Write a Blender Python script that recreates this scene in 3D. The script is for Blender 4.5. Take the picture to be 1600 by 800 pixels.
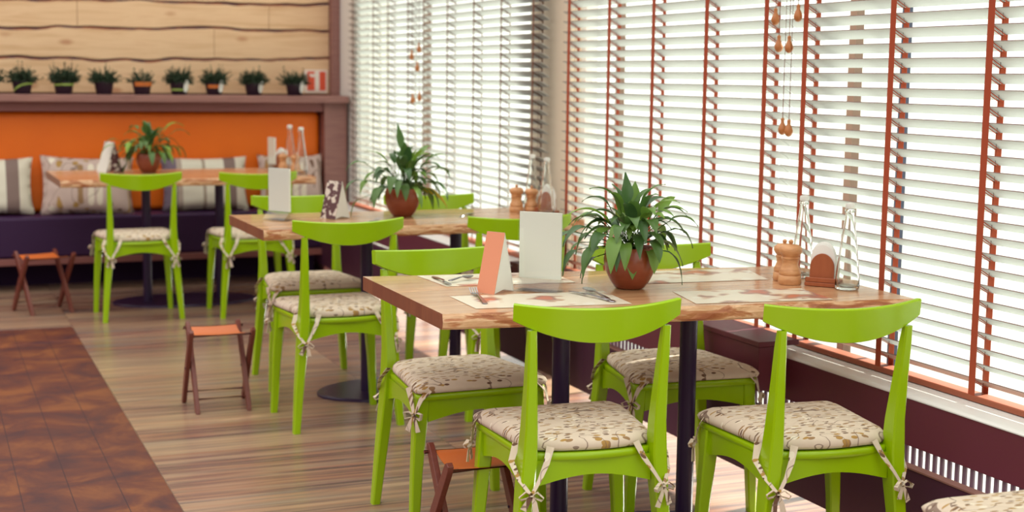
import bpy, bmesh, math, random
from mathutils import Vector, Matrix, noise

C = bpy.context.scene.collection
for o in list(bpy.data.objects): bpy.data.objects.remove(o)
R = math.radians
PI = math.pi

# ------------------------------------------------------------------ camera
scene = bpy.context.scene
H = 1.35
yaw, pitch, roll = R(22.624), R(7.232), math.atan(.012)
fw = Vector((math.sin(yaw)*math.cos(pitch), math.cos(yaw)*math.cos(pitch), -math.sin(pitch)))
rt = Vector((math.cos(yaw), -math.sin(yaw), 0)); up = rt.cross(fw)
r2 = rt*math.cos(roll)+up*math.sin(roll); u2 = -rt*math.sin(roll)+up*math.cos(roll)
cd = bpy.data.cameras.new('camera'); cam = bpy.data.objects.new('camera', cd); C.objects.link(cam)
M = Matrix((r2, u2, -fw)).transposed().to_4x4(); M.translation = Vector((0, 0, H)); cam.matrix_world = M
cd.lens = 50.0; cd.sensor_width = 36; cd.clip_start = .05; cd.clip_end = 200
cd.dof.use_dof = True; cd.dof.focus_distance = 3.75; cd.dof.aperture_fstop = 3.2
scene.camera = cam

# ------------------------------------------------------------------ light
scene.view_settings.view_transform = 'Standard'; scene.view_settings.look = 'None'
scene.view_settings.exposure = 0.1; scene.view_settings.gamma = 1.0
scene.view_settings.use_curve_mapping = False
SKY_WINDOW = 1.8      # overcast white sky beyond the windows
SKY_ROOM = 0.86       # softer daylight from the open side of the room
w = bpy.data.worlds.new('sky'); scene.world = w; w.use_nodes = True
nt = w.node_tree; bgn = nt.nodes['Background']
tc = nt.nodes.new('ShaderNodeTexCoord'); sx = nt.nodes.new('ShaderNodeSeparateXYZ')
nt.links.new(tc.outputs['Generated'], sx.inputs[0])
mr = nt.nodes.new('ShaderNodeMapRange'); mr.interpolation_type = 'SMOOTHSTEP'
mr.inputs['From Min'].default_value = -.35; mr.inputs['From Max'].default_value = .05
mr.inputs['To Min'].default_value = 0; mr.inputs['To Max'].default_value = 1
nt.links.new(sx.outputs['X'], mr.inputs['Value'])
mx = nt.nodes.new('ShaderNodeMix'); mx.data_type = 'RGBA'
nt.links.new(mr.outputs[0], mx.inputs['Factor'])
mz = nt.nodes.new('ShaderNodeMapRange'); mz.interpolation_type = 'SMOOTHSTEP'
mz.inputs['From Min'].default_value = -.02; mz.inputs['From Max'].default_value = .72
nt.links.new(sx.outputs['Z'], mz.inputs['Value'])
ma = nt.nodes.new('ShaderNodeMix'); ma.data_type = 'RGBA'; nt.links.new(mz.outputs[0], ma.inputs['Factor'])
ma.inputs['A'].default_value = (SKY_ROOM*.30, SKY_ROOM*.21, SKY_ROOM*.26, 1)
ma.inputs['B'].default_value = (SKY_ROOM*2.25, SKY_ROOM*2.14, SKY_ROOM*2.02, 1)
nt.links.new(ma.outputs['Result'], mx.inputs['A'])
mx.inputs['B'].default_value = (SKY_WINDOW*.92, SKY_WINDOW*.95, SKY_WINDOW*.87, 1)
nt.links.new(mx.outputs['Result'], bgn.inputs['Color']); bgn.inputs['Strength'].default_value = 1.0
sd = bpy.data.lights.new('sun', 'SUN'); sd.energy = 20.0; sd.angle = R(2); sd.color = (1, .97, .88)
sun = bpy.data.objects.new('sun', sd); C.objects.link(sun)
sun.rotation_euler = Vector((-1, -.18, -.45)).to_track_quat('-Z', 'Y').to_euler()

# ------------------------------------------------------------------ materials
def new_mat(name):
    m = bpy.data.materials.new(name); m.use_nodes = True
    return m, m.node_tree, m.node_tree.nodes['Principled BSDF']
def mat(name, col, rough=.5, metal=0, spec=.5, coat=0, trans=0, ior=1.45):
    m, t, b = new_mat(name)
    b.inputs['Base Color'].default_value = (*col, 1); b.inputs['Roughness'].default_value = rough
    b.inputs['Metallic'].default_value = metal; b.inputs['Specular IOR Level'].default_value = spec
    b.inputs['Coat Weight'].default_value = coat; b.inputs['Transmission Weight'].default_value = trans
    b.inputs['IOR'].default_value = ior
    return m
def N(t, k, **kw):
    n = t.nodes.new(k)
    for a, v in kw.items(): setattr(n, a, v)
    return n
def L(t, a, b): t.links.new(a, b)
def ramp(t, fac, stops, interp='LINEAR'):
    n = N(t, 'ShaderNodeValToRGB'); n.color_ramp.interpolation = interp
    e = n.color_ramp.elements
    while len(e) < len(stops): e.new(.5)
    for i, (p, c) in enumerate(stops):
        e[i].position = p; e[i].color = (*c, 1) if len(c) == 3 else c
    L(t, fac, n.inputs[0]); return n.outputs[0]
def mapped(t, scale=(1, 1, 1), rot=(0, 0, 0), loc=(0, 0, 0), world=False):
    if world: src = N(t, 'ShaderNodeNewGeometry').outputs['Position']
    else: src = N(t, 'ShaderNodeTexCoord').outputs['Object']
    mp = N(t, 'ShaderNodeMapping'); mp.inputs['Scale'].default_value = scale
    mp.inputs['Rotation'].default_value = rot; mp.inputs['Location'].default_value = loc
    L(t, src, mp.inputs['Vector']); return mp.outputs[0]
def noise_n(t, vec, scale, detail=4, rough=.5, dist=0):
    n = N(t, 'ShaderNodeTexNoise'); n.inputs['Scale'].default_value = scale
    n.inputs['Detail'].default_value = detail; n.inputs['Roughness'].default_value = rough
    n.inputs['Distortion'].default_value = dist; L(t, vec, n.inputs['Vector']); return n.outputs[0]
def mixc(t, f, a, b, mode='MIX'):
    n = N(t, 'ShaderNodeMix', data_type='RGBA', blend_type=mode)
    for s, v in (('Factor', f), ('A', a), ('B', b)):
        if isinstance(v, (int, float)): n.inputs[s].default_value = v
        elif isinstance(v, tuple): n.inputs[s].default_value = (*v, 1)
        else: L(t, v, n.inputs[s])
    return n.outputs['Result']
def math_n(t, op, a, b=None):
    n = N(t, 'ShaderNodeMath', operation=op)
    for i, v in enumerate((a, b)):
        if v is None: continue
        if isinstance(v, (int, float)): n.inputs[i].default_value = v
        else: L(t, v, n.inputs[i])
    return n.outputs[0]
def bump(t, b, h, s=.2, d=.002):
    n = N(t, 'ShaderNodeBump'); n.inputs['Strength'].default_value = s; n.inputs['Distance'].default_value = d
    L(t, h, n.inputs['Height']); L(t, n.outputs[0], b.inputs['Normal'])

MT = {}
MT['green'] = mat('green_lacquer', (.31, .51, .0), .22, spec=.55)
MT['steel_black'] = mat('black_powder_coat', (.024, .007, .044), .33, spec=.5)
MT['slat'] = mat('white_slat', (.43, .45, .43), .5)
MT['slat_edge'] = mat('slat_edge', (.22, .13, .11), .6)
MT['tape'] = mat('terracotta_tape', (.40, .080, .036), .85, spec=.2)
MT['tape_glow_muted'] = mat('glow_muted_tape', (.20, .085, .05), .85, spec=.2)  # same tape on the far blinds, window glow put into its muted colour
MT['cord'] = mat('brown_cord', (.20, .06, .035), .8)
MT['rail'] = mat('brown_rail', (.34, .095, .045), .5)
MT['bead'] = mat('varnished_wood_tassel', (.50, .19, .06), .35)
MT['frame'] = mat('white_frame', (.78, .78, .72), .4)
MT['column'] = mat('beige_column', (.72, .63, .48), .7)
MT['sill'] = mat('white_sill', (.80, .80, .76), .28)
MT['panel'] = mat('maroon_panel', (.145, .032, .050), .42, spec=.4)
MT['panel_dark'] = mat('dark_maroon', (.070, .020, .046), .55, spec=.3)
MT['radiator'] = mat('radiator', (.20, .14, .17), .4)  # mauve grille bars, outdoors shows bright between them
MT['muntin'] = mat('tan_muntin', (.22, .14, .10), .6)
MT['muntin_dark'] = mat('slate_muntin', (.05, .06, .10), .6)
MT['chrome'] = mat('polished_steel', (.36, .34, .36), .2, metal=1)
MT['leather_dark'] = mat('aubergine_leather', (.036, .010, .050), .45, spec=.3)
MT['void'] = mat('shade_and_cable_black', (.022, .007, .028), .8, spec=.2)  # painted shade of the recess under the banquette; also cable and cord buttons
MT['trim_wood'] = mat('brown_trim', (.235, .082, .072), .5)
MT['black_pot'] = mat('dark_nursery_pot', (.022, .008, .020), .4)
MT['white_card'] = mat('white_card', (.72, .72, .66), .6)
MT['grey_card'] = mat('pale_grey_card', (.84, .88, .80), .55)
MT['peach_card'] = mat('peach_card', (.72, .28, .155), .55)
MT['napkin'] = mat('white_napkin', (.85, .85, .80), .8)
MT['soil'] = mat('soil', (.03, .015, .01), .95)
MT['red'] = mat('red_sign', (.72, .09, .035), .5)
MT['sign_white'] = mat('sign_white', (.82, .74, .64), .5)
MT['ribbon_green'] = mat('lime_ribbon', (.30, .42, .08), .6)
MT['ribbon_orange'] = mat('orange_band', (.50, .13, .02), .6)
MT['cap'] = mat('pale_stopper', (.75, .76, .70), .3)
MT['ground'] = mat('pale_paving', (.26, .275, .26), .8)

# clear glass that stays light for daylight: mix of transparent and glossy
def glass(name, tint, gloss=.12, ior=1.3, rough=.03):
    m, t, b = new_mat(name); t.nodes.remove(b)
    tr = N(t, 'ShaderNodeBsdfTransparent'); tr.inputs[0].default_value = (*tint, 1)
    gl = N(t, 'ShaderNodeBsdfGlossy'); gl.inputs['Roughness'].default_value = rough
    fr = N(t, 'ShaderNodeLayerWeight'); fr.inputs['Blend'].default_value = .5
    pw = math_n(t, 'ADD', math_n(t, 'MULTIPLY', math_n(t, 'POWER', fr.outputs['Facing'], 4), .5), gloss)
    ms = N(t, 'ShaderNodeMixShader'); L(t, pw, ms.inputs[0])
    L(t, tr.outputs[0], ms.inputs[1]); L(t, gl.outputs[0], ms.inputs[2])
    L(t, ms.outputs[0], t.nodes['Material Output'].inputs[0]); return m
MT['pane'] = glass('window_glass', (.98, .99, .98), .02)
MT['acrylic'] = glass('clear_acrylic', (.97, .97, .96), .04)
m, t, b = new_mat('bottle_glass'); MT['bottle'] = m
b.inputs['Base Color'].default_value = (.97, .99, .97, 1); b.inputs['Roughness'].default_value = .02
b.inputs['Transmission Weight'].default_value = 1; b.inputs['IOR'].default_value = 1.45

# seat cushion fabric: beige cotton, brown leaves, ochre petals, dark twigs
def fabric(name, k=1.0, base=(.72, .60, .47), seed=0):
    m, t, b = new_mat(name)
    v = mapped(t, (1, 1, .35), loc=(seed, seed*.37, 0))
    wob = noise_n(t, v, 14*k, 2)
    col = mixc(t, noise_n(t, v, 40*k, 3), base, tuple(c*.86 for c in base))
    for i, (rot, sc, thr, c) in enumerate((((0, 0, .5), (30, 95, 26), .30, (.33, .20, .10)), ((0, 0, -.9), (28, 85, 24), .27, (.42, .25, .08)),
                                           ((0, 0, 1.5), (22, 44, 22), .23, (.78, .70, .56)), ((0, 0, .1), (30, 90, 30), .24, (.16, .09, .06)))):
        v2 = mapped(t, tuple(s*k for s in sc), rot, (seed+i*3.1, i*1.7, 0))
        vo = N(t, 'ShaderNodeTexVoronoi'); vo.inputs['Scale'].default_value = 1.0; vo.voronoi_dimensions = '2D'
        L(t, v2, vo.inputs['Vector'])
        sc_ = N(t, 'ShaderNodeSeparateColor'); L(t, vo.outputs['Color'], sc_.inputs[0])
        sel = math_n(t, 'GREATER_THAN', sc_.outputs[0], .76)
        blob = math_n(t, 'LESS_THAN', vo.outputs['Distance'], thr)
        col = mixc(t, math_n(t, 'MULTIPLY', sel, blob), col, c)
    v3 = mapped(t, (9*k, 16*k, 5), (0, 0, .4), (seed, 0, 0))
    tw = noise_n(t, v3, 1.1, 1, .3, .4)
    line = math_n(t, 'LESS_THAN', math_n(t, 'ABSOLUTE', math_n(t, 'SUBTRACT', tw, .5)), .007)
    col = mixc(t, math_n(t, 'MULTIPLY', line, .8), col, (.20, .13, .10))
    L(t, col, b.inputs['Base Color']); b.inputs['Roughness'].default_value = .9
    b.inputs['Specular IOR Level'].default_value = .1
    bump(t, b, noise_n(t, v, 22, 3), .5, .006)
    return m
MT['fabric'] = fabric('leaf_print_cotton')
MT['fabric_pillow'] = fabric('leaf_print_pillow_cotton', .55, (.60, .46, .40), 4.2)

# wood tabletops: pale glued staves, warm knots
def table_wood(name, a, c2, dark):
    m, t, b = new_mat(name)
    v = mapped(t, (1, 1, 1), world=True)
    sp = N(t, 'ShaderNodeSeparateXYZ'); L(t, v, sp.inputs[0])
    row = math_n(t, 'FLOOR', math_n(t, 'MULTIPLY', sp.outputs['Y'], 20))
    wn = N(t, 'ShaderNodeTexWhiteNoise', noise_dimensions='1D'); L(t, row, wn.inputs['W'])
    g = mapped(t, (1.6, 22, 8), world=True)
    gr = noise_n(t, g, 2.4, 6, .6, .6)
    col = mixc(t, wn.outputs['Value'], a, c2)
    col = mixc(t, ramp(t, gr, [(.42, (0, 0, 0)), (.72, (1, 1, 1))]), col, dark)
    L(t, col, b.inputs['Base Color']); b.inputs['Roughness'].default_value = .26
    b.inputs['Coat Weight'].default_value = .35; b.inputs['Coat Roughness'].default_value = .12
    bump(t, b, gr, .06, .001); return m
MT['table'] = table_wood('oak_top', (.66, .38, .20), (.52, .27, .13), (.38, .18, .085))
m, t, b = new_mat('live_edge'); MT['edge'] = m
v = mapped(t, (5, 5, 26), world=True)
n1 = noise_n(t, v, 1.6, 4, .6, .8)
L(t, ramp(t, n1, [(.34, (.34, .10, .035)), (.47, (.50, .21, .085)), (.53, (.74, .47, .27)), (.66, (.62, .34, .17))]), b.inputs['Base Color'])
b.inputs['Roughness'].default_value = .35; bump(t, b, n1, .4, .006)
m, t, b = new_mat('end_grain'); MT['endgrain'] = m
v = mapped(t, (3, 20, 4), world=True)
sp = N(t, 'ShaderNodeSeparateXYZ'); L(t, mapped(t, (1, 1, 1), world=True), sp.inputs[0])
wn = N(t, 'ShaderNodeTexWhiteNoise', noise_dimensions='1D'); L(t, math_n(t, 'FLOOR', math_n(t, 'MULTIPLY', sp.outputs['Y'], 20)), wn.inputs['W'])
c_ = mixc(t, wn.outputs['Value'], (.36, .135, .060), (.26, .085, .042))
L(t, mixc(t, noise_n(t, v, 3, 4), c_, (.20, .07, .04)), b.inputs['Base Color']); b.inputs['Roughness'].default_value = .4

# floor: pale striped wood-look tiles with long seams
m, t, b = new_mat('floor_tiles'); MT['floor'] = m
pos = mapped(t, (1, 1, 1), world=True)
sp = N(t, 'ShaderNodeSeparateXYZ'); L(t, pos, sp.inputs[0])
row = math_n(t, 'FLOOR', math_n(t, 'DIVIDE', sp.outputs['Y'], .2))
colm = math_n(t, 'FLOOR', math_n(t, 'DIVIDE', math_n(t, 'SUBTRACT', sp.outputs['X'], .71), 1.05))
wn = N(t, 'ShaderNodeTexWhiteNoise', noise_dimensions='2D')
cb = N(t, 'ShaderNodeCombineXYZ'); L(t, row, cb.inputs[0]); L(t, colm, cb.inputs[1]); L(t, cb.outputs[0], wn.inputs['Vector'])
off = N(t, 'ShaderNodeVectorMath', operation='ADD'); L(t, pos, off.inputs[0])
cb2 = N(t, 'ShaderNodeCombineXYZ'); L(t, math_n(t, 'MULTIPLY', wn.outputs['Value'], 7), cb2.inputs[0]); L(t, cb2.outputs[0], off.inputs[1])
mp = N(t, 'ShaderNodeMapping'); mp.inputs['Scale'].default_value = (.9, 26, 1); L(t, off.outputs[0], mp.inputs[0])
g1 = noise_n(t, mp.outputs[0], 1.3, 5, .65, .35)
mp2 = N(t, 'ShaderNodeMapping'); mp2.inputs['Scale'].default_value = (.7, 7, 1); L(t, off.outputs[0], mp2.inputs[0])
g2 = noise_n(t, mp2.outputs[0], 1.5, 2, .5)
base = ramp(t, g2, [(.30, (.20, .155, .145)), (.42, (.34, .21, .145)), (.55, (.31, .145, .095)), (.70, (.43, .275, .175))])
col = mixc(t, ramp(t, g1, [(.44, (0, 0, 0)), (.62, (1, 1, 1))]), base, (.115, .060, .065))
col = mixc(t, math_n(t, 'MULTIPLY', ramp(t, wn.outputs['Value'], [(.4, (0, 0, 0)), (1, (1, 1, 1))]), .45), col, (.52, .355, .215))
def seam(axis_out, period, offset, width):
    f = math_n(t, 'FRACT', math_n(t, 'DIVIDE', math_n(t, 'SUBTRACT', axis_out, offset), period))
    return math_n(t, 'LESS_THAN', f, width/period)
s = math_n(t, 'MAXIMUM', seam(sp.outputs['Y'], .2, .0, .0025), seam(sp.outputs['X'], 1.05, .71, .003))
col = mixc(t, math_n(t, 'MULTIPLY', s, .8), col, (.10, .06, .05))
L(t, col, b.inputs['Base Color']); b.inputs['Roughness'].default_value = .26; b.inputs['Specular IOR Level'].default_value = .6
bump(t, b, g1, .08, .001)
# dark wood-look planks of the aisle, running along the windows
m, t, b = new_mat('dark_planks'); MT['dark_floor'] = m
pos = mapped(t, (1, 1, 1), world=True)
sp = N(t, 'ShaderNodeSeparateXYZ'); L(t, pos, sp.inputs[0])
row = math_n(t, 'FLOOR', math_n(t, 'DIVIDE', math_n(t, 'SUBTRACT', sp.outputs['X'], .71), .152))
wn = N(t, 'ShaderNodeTexWhiteNoise', noise_dimensions='1D'); L(t, row, wn.inputs['W'])
yy = math_n(t, 'ADD', sp.outputs['Y'], math_n(t, 'MULTIPLY', wn.outputs['Value'], .6))
n1 = noise_n(t, pos, 4.5, 6, .62, .5); n2 = noise_n(t, mapped(t, (5, 2.2, 1), world=True, loc=(3, 1, 0)), 2.2, 3, .6)
col = ramp(t, n1, [(.36, (.046, .010, .018)), (.5, (.120, .026, .014)), (.64, (.235, .070, .018))])
col = mixc(t, math_n(t, 'MULTIPLY', n2, .55), col, (.105, .036, .026))
f1 = math_n(t, 'LESS_THAN', math_n(t, 'FRACT', math_n(t, 'DIVIDE', math_n(t, 'SUBTRACT', sp.outputs['X'], .71), .152)), .022)
f2 = math_n(t, 'LESS_THAN', math_n(t, 'FRACT', math_n(t, 'DIVIDE', yy, 1.2)), .0025)
col = mixc(t, math_n(t, 'MULTIPLY', math_n(t, 'MAXIMUM', f1, f2), .8), col, (.025, .008, .015))
L(t, col, b.inputs['Base Color']); b.inputs['Roughness'].default_value = .55; b.inputs['Specular IOR Level'].default_value = .25
bump(t, b, n1, .15, .002)

# back wall boards
m, t, b = new_mat('pine_boards'); MT['board'] = m
v = mapped(t, (1.2, 1, 14), world=True)
g = noise_n(t, v, 1.6, 4, .55, .5)
col = ramp(t, g, [(.30, (.62, .38, .20)), (.55, (.74, .50, .29)), (.75, (.66, .41, .23))])
kn = N(t, 'ShaderNodeTexVoronoi'); kn.inputs['Scale'].default_value = 1.0; L(t, mapped(t, (2.4, 1, 5.5), world=True, loc=(.3, 0, .4)), kn.inputs['Vector'])
kf = ramp(t, kn.outputs['Distance'], [(.05, (1, 1, 1)), (.14, (0, 0, 0))])
col = mixc(t, math_n(t, 'MULTIPLY', kf, .7), col, (.42, .16, .07))
L(t, col, b.inputs['Base Color']); b.inputs['Roughness'].default_value = .6
m, t, b = new_mat('bark_edge'); MT['bark'] = m
v = mapped(t, (8, 1, 30), world=True); g = noise_n(t, v, 1.5, 3)
L(t, ramp(t, g, [(.4, (.10, .035, .045)), (.6, (.30, .10, .05))]), b.inputs['Base Color']); b.inputs['Roughness'].default_value = .8
# brown panelling with fine weave
m, t, b = new_mat('brown_panelling'); MT['brown'] = m
v = mapped(t, (3, 3, 40), world=True); g = noise_n(t, v, 2, 3)
L(t, ramp(t, g, [(.3, (.235, .105, .090)), (.7, (.32, .155, .125))]), b.inputs['Base Color']); b.inputs['Roughness'].default_value = .55
# orange upholstery
m, t, b = new_mat('orange_leather'); MT['orange'] = m
v = mapped(t, (1, 1, 1)); g = noise_n(t, v, 3, 2)
L(t, mixc(t, g, (.84, .175, .004), (.76, .135, .003)), b.inputs['Base Color']); b.inputs['Roughness'].default_value = .5
b.inputs['Specular IOR Level'].default_value = .35
# stool
MT['stool_leather'] = mat('tan_orange_leather', (.60, .135, .022), .45)
m, t, b = new_mat('mahogany'); MT['mahogany'] = m
g = noise_n(t, mapped(t, (6, 6, 30), rot=(0, .3, 0)), 3, 3)
L(t, mixc(t, g, (.125, .026, .020), (.20, .050, .030)), b.inputs['Base Color']); b.inputs['Roughness'].default_value = .38
# turned wood
m, t, b = new_mat('turned_beech'); MT['beech'] = m
g = noise_n(t, mapped(t, (18, 18, 90)), 1.2, 4, .6, .5)
L(t, ramp(t, g, [(.35, (.50, .22, .085)), (.6, (.66, .34, .15))]), b.inputs['Base Color']); b.inputs['Roughness'].default_value = .45
m, t, b = new_mat('red_brown_wood'); MT['holder'] = m
g = noise_n(t, mapped(t, (30, 30, 8)), 2, 3)
L(t, mixc(t, g, (.30, .070, .022), (.40, .115, .040)), b.inputs['Base Color']); b.inputs['Roughness'].default_value = .4
# glazed plant pot
m, t, b = new_mat('glazed_terracotta'); MT['pot'] = m
g = noise_n(t, mapped(t, (10, 10, 40)), 1.6, 3)
L(t, mixc(t, g, (.21, .040, .016), (.31, .075, .030)), b.inputs['Base Color']); b.inputs['Roughness'].default_value = .24
# leaves
def leafmat(name, a, c2, yellow=.0):
    m, t, b = new_mat(name)
    oi = N(t, 'ShaderNodeVertexColor', layer_name='tone')
    sc_ = N(t, 'ShaderNodeSeparateColor'); L(t, oi.outputs[0], sc_.inputs[0])
    col = mixc(t, sc_.outputs[0], a, c2)
    col = mixc(t, sc_.outputs[1], col, (.62, .42, .02))
    L(t, col, b.inputs['Base Color']); b.inputs['Roughness'].default_value = .36
    b.inputs['Subsurface Weight'].default_value = 0
    # thin leaf: some daylight passes through
    tl = N(t, 'ShaderNodeBsdfTranslucent'); L(t, col, tl.inputs[0])
    ms = N(t, 'ShaderNodeMixShader'); ms.inputs[0].default_value = .28
    L(t, b.outputs[0], ms.inputs[1]); L(t, tl.outputs[0], ms.inputs[2]); L(t, ms.outputs[0], t.nodes['Material Output'].inputs[0])
    return m
MT['leaf'] = leafmat('lily_leaf', (.045, .115, .040), (.24, .42, .05))
MT['tuft'] = mat('dark_herb', (.030, .055, .026), .7)
# striped pillow
m, t, b = new_mat('striped_cotton'); MT['stripe'] = m
sp = N(t, 'ShaderNodeSeparateXYZ'); L(t, mapped(t), sp.inputs[0])
L(t, ramp(t, math_n(t, 'ADD', math_n(t, 'MULTIPLY', sp.outputs['X'], 1.85), .5),
          [(0, (.16, .12, .16)), (.16, (.40, .32, .26)), (.22, (.66, .62, .50)), (.46, (.36, .29, .22)), (.50, (.68, .64, .52)), (.72, (.22, .15, .13)), (.86, (.66, .60, .48))], 'CONSTANT'), b.inputs['Base Color'])
b.inputs['Roughness'].default_value = .9
# printed paper placemat
def matpaper(name, seed):
    m, t, b = new_mat(name)
    v = mapped(t, (1, 1, 1), loc=(seed*2.3, seed, 0))
    n = noise_n(t, v, 9, 2, .5)
    col = ramp(t, n, [(.0, (.72, .64, .50)), (.53, (.72, .64, .50)), (.57, (.55, .36, .24)), (.61, (.30, .16, .13)), (.67, (.52, .16, .09))])
    col = mixc(t, math_n(t, 'MULTIPLY', math_n(t, 'GREATER_THAN', noise_n(t, v, 16, 1), .62), .5), col, (.80, .77, .68))
    L(t, col, b.inputs['Base Color']); b.inputs['Roughness'].default_value = .3; return m
# tent card picture
m, t, b = new_mat('dark_food_picture'); MT['picture'] = m
v = mapped(t, (1, 1, 1)); n = noise_n(t, v, 38, 2)
sp = N(t, 'ShaderNodeSeparateXYZ'); L(t, v, sp.inputs[0])
L(t, mixc(t, math_n(t, 'MULTIPLY', math_n(t, 'GREATER_THAN', n, .53), 1), (.09, .030, .034), (.62, .54, .46)), b.inputs['Base Color'])
b.inputs['Roughness'].default_value = .5

# ------------------------------------------------------------------ mesh helpers
class MB:
    def __init__(s): s.v = []; s.f = []; s.mi = []; s.cur = 0
    def add(s, vs, fs):
        o = len(s.v); s.v += [tuple(p) for p in vs]
        for f in fs: s.f.append([i+o for i in f]); s.mi.append(s.cur)
        return s
    def box(s, cx, cy, cz, sx, sy, sz, M=None):
        vs = [Vector((cx+a*sx/2, cy+b_*sy/2, cz+c*sz/2)) for a in (-1, 1) for b_ in (-1, 1) for c in (-1, 1)]
        if M is not None: vs = [M @ p for p in vs]
        return s.add(vs, [(0, 1, 3, 2), (4, 6, 7, 5), (0, 4, 5, 1), (2, 3, 7, 6), (0, 2, 6, 4), (1, 5, 7, 3)])
    def span(s, x0, x1, y0, y1, z0, z1): return s.box((x0+x1)/2, (y0+y1)/2, (z0+z1)/2, abs(x1-x0), abs(y1-y0), abs(z1-z0))
    def loft(s, rings, cap=True, closed=True):
        n = len(rings[0]); vs = [p for r in rings for p in r]; fs = []
        for i in range(len(rings)-1):
            for j in range(n if closed else n-1):
                a = i*n+j; b_ = i*n+(j+1) % n
                fs.append((a, b_, b_+n, a+n))
        if cap: fs.append(tuple(reversed(range(n)))); fs.append(tuple(range((len(rings)-1)*n, len(rings)*n)))
        return s.add(vs, fs)
    def lathe(s, prof, n=32, c=(0, 0, 0), cap=True):
        return s.loft([[Vector((c[0]+r*math.cos(2*PI*k/n), c[1]+r*math.sin(2*PI*k/n), c[2]+z)) for k in range(n)] for r, z in prof], cap)
    def tube(s, pts, rad, n=8, flat=1.0, cap=True):
        pts = [Vector(p) for p in pts]; rings = []; ref = Vector((0, 0, 1))
        if not isinstance(rad, (list, tuple)): rad = [rad]*len(pts)
        for i, p in enumerate(pts):
            d = (pts[min(i+1, len(pts)-1)]-pts[max(i-1, 0)]).normalized()
            if abs(d.dot(ref)) > .95: ref = Vector((1, 0, 0)) if abs(d.x) < .9 else Vector((0, 1, 0))
            a = d.cross(ref).normalized(); c = d.cross(a).normalized(); ref = c if abs(d.dot(c)) < .9 else ref
            rings.append([p+a*(rad[i]*math.cos(2*PI*k/n))+c*(rad[i]*flat*math.sin(2*PI*k/n)) for k in range(n)])
        return s.loft(rings, cap)
    def ribbon(s, pts, width, side, th=.0016):
        pts = [Vector(p) for p in pts]; side = Vector(side).normalized(); rings = []
        if not isinstance(width, (list, tuple)): width = [width]*len(pts)
        for i, p in enumerate(pts):
            d = (pts[min(i+1, len(pts)-1)]-pts[max(i-1, 0)]).normalized()
            nn = d.cross(side)
            nn = nn.normalized() if nn.length > 1e-4 else Vector((0, 0, 1))
            sd_ = nn.cross(d).normalized()*width[i]/2; q = nn*th/2
            rings.append([p-sd_-q, p+sd_-q, p+sd_+q, p-sd_+q])
        return s.loft(rings)
    def prism(s, poly, z0, z1):
        return s.loft([[Vector((x, y, z0)) for x, y in poly], [Vector((x, y, z1)) for x, y in poly]])
    def build(s, name, m, parent=None, smooth=False, bevel=0, seg=2, angle=40, loc=None):
        me = bpy.data.meshes.new(name); me.from_pydata(s.v, [], s.f)
        ms = m if isinstance(m, (list, tuple)) else [m]
        for x in ms: me.materials.append(x)
        if len(ms) > 1:
            for p, i in zip(me.polygons, s.mi): p.material_index = i
        bm = bmesh.new(); bm.from_mesh(me); bmesh.ops.recalc_face_normals(bm, faces=bm.faces); bm.to_mesh(me); bm.free()
        me.update()
        o = bpy.data.objects.new(name, me); C.objects.link(o)
        if smooth or bevel:
            for p in me.polygons: p.use_smooth = True
            me.set_sharp_from_angle(angle=R(angle))
        if bevel:
            bv = o.modifiers.new('bevel', 'BEVEL'); bv.width = bevel; bv.segments = seg; bv.limit_method = 'ANGLE'; bv.angle_limit = R(35)
            bv.harden_normals = True
        if parent is not None: o.parent = parent
        if loc is not None: o.location = loc
        return o

def tag(o, label=None, cat=None, group=None, kind=None):
    if label: o['label'] = label
    if cat: o['category'] = cat
    if group: o['group'] = group
    if kind: o['kind'] = kind
    return o
def empty(name, loc=(0, 0, 0), rz=0, label=None, cat=None, group=None):
    o = bpy.data.objects.new(name, None); C.objects.link(o); o.location = loc; o.rotation_euler = (0, 0, rz)
    o.empty_display_size = .05
    return tag(o, label, cat, group)
def copy_tree(o, parent=None):
    kids = [k for k in bpy.data.objects if k.parent is o]
    c = o.copy(); C.objects.link(c)
    if parent is not None: c.parent = parent
    for k in kids: copy_tree(k, c)
    return c
def struct(o, label=None): o['kind'] = 'structure'; return tag(o, label)

# ------------------------------------------------------------------ the room
GX0 = -3.0
m_ = MB().span(.71, 2.85, -1.5, 10.2, -.05, 0); m_.span(GX0, .71, 7.75, 10.2, -.05, 0)
struct(m_.build('floor', MT['floor']))
struct(MB().span(GX0, .71, -1.5, 7.75, -.05, .0005).build('floor_aisle', MT['dark_floor']))

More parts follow.
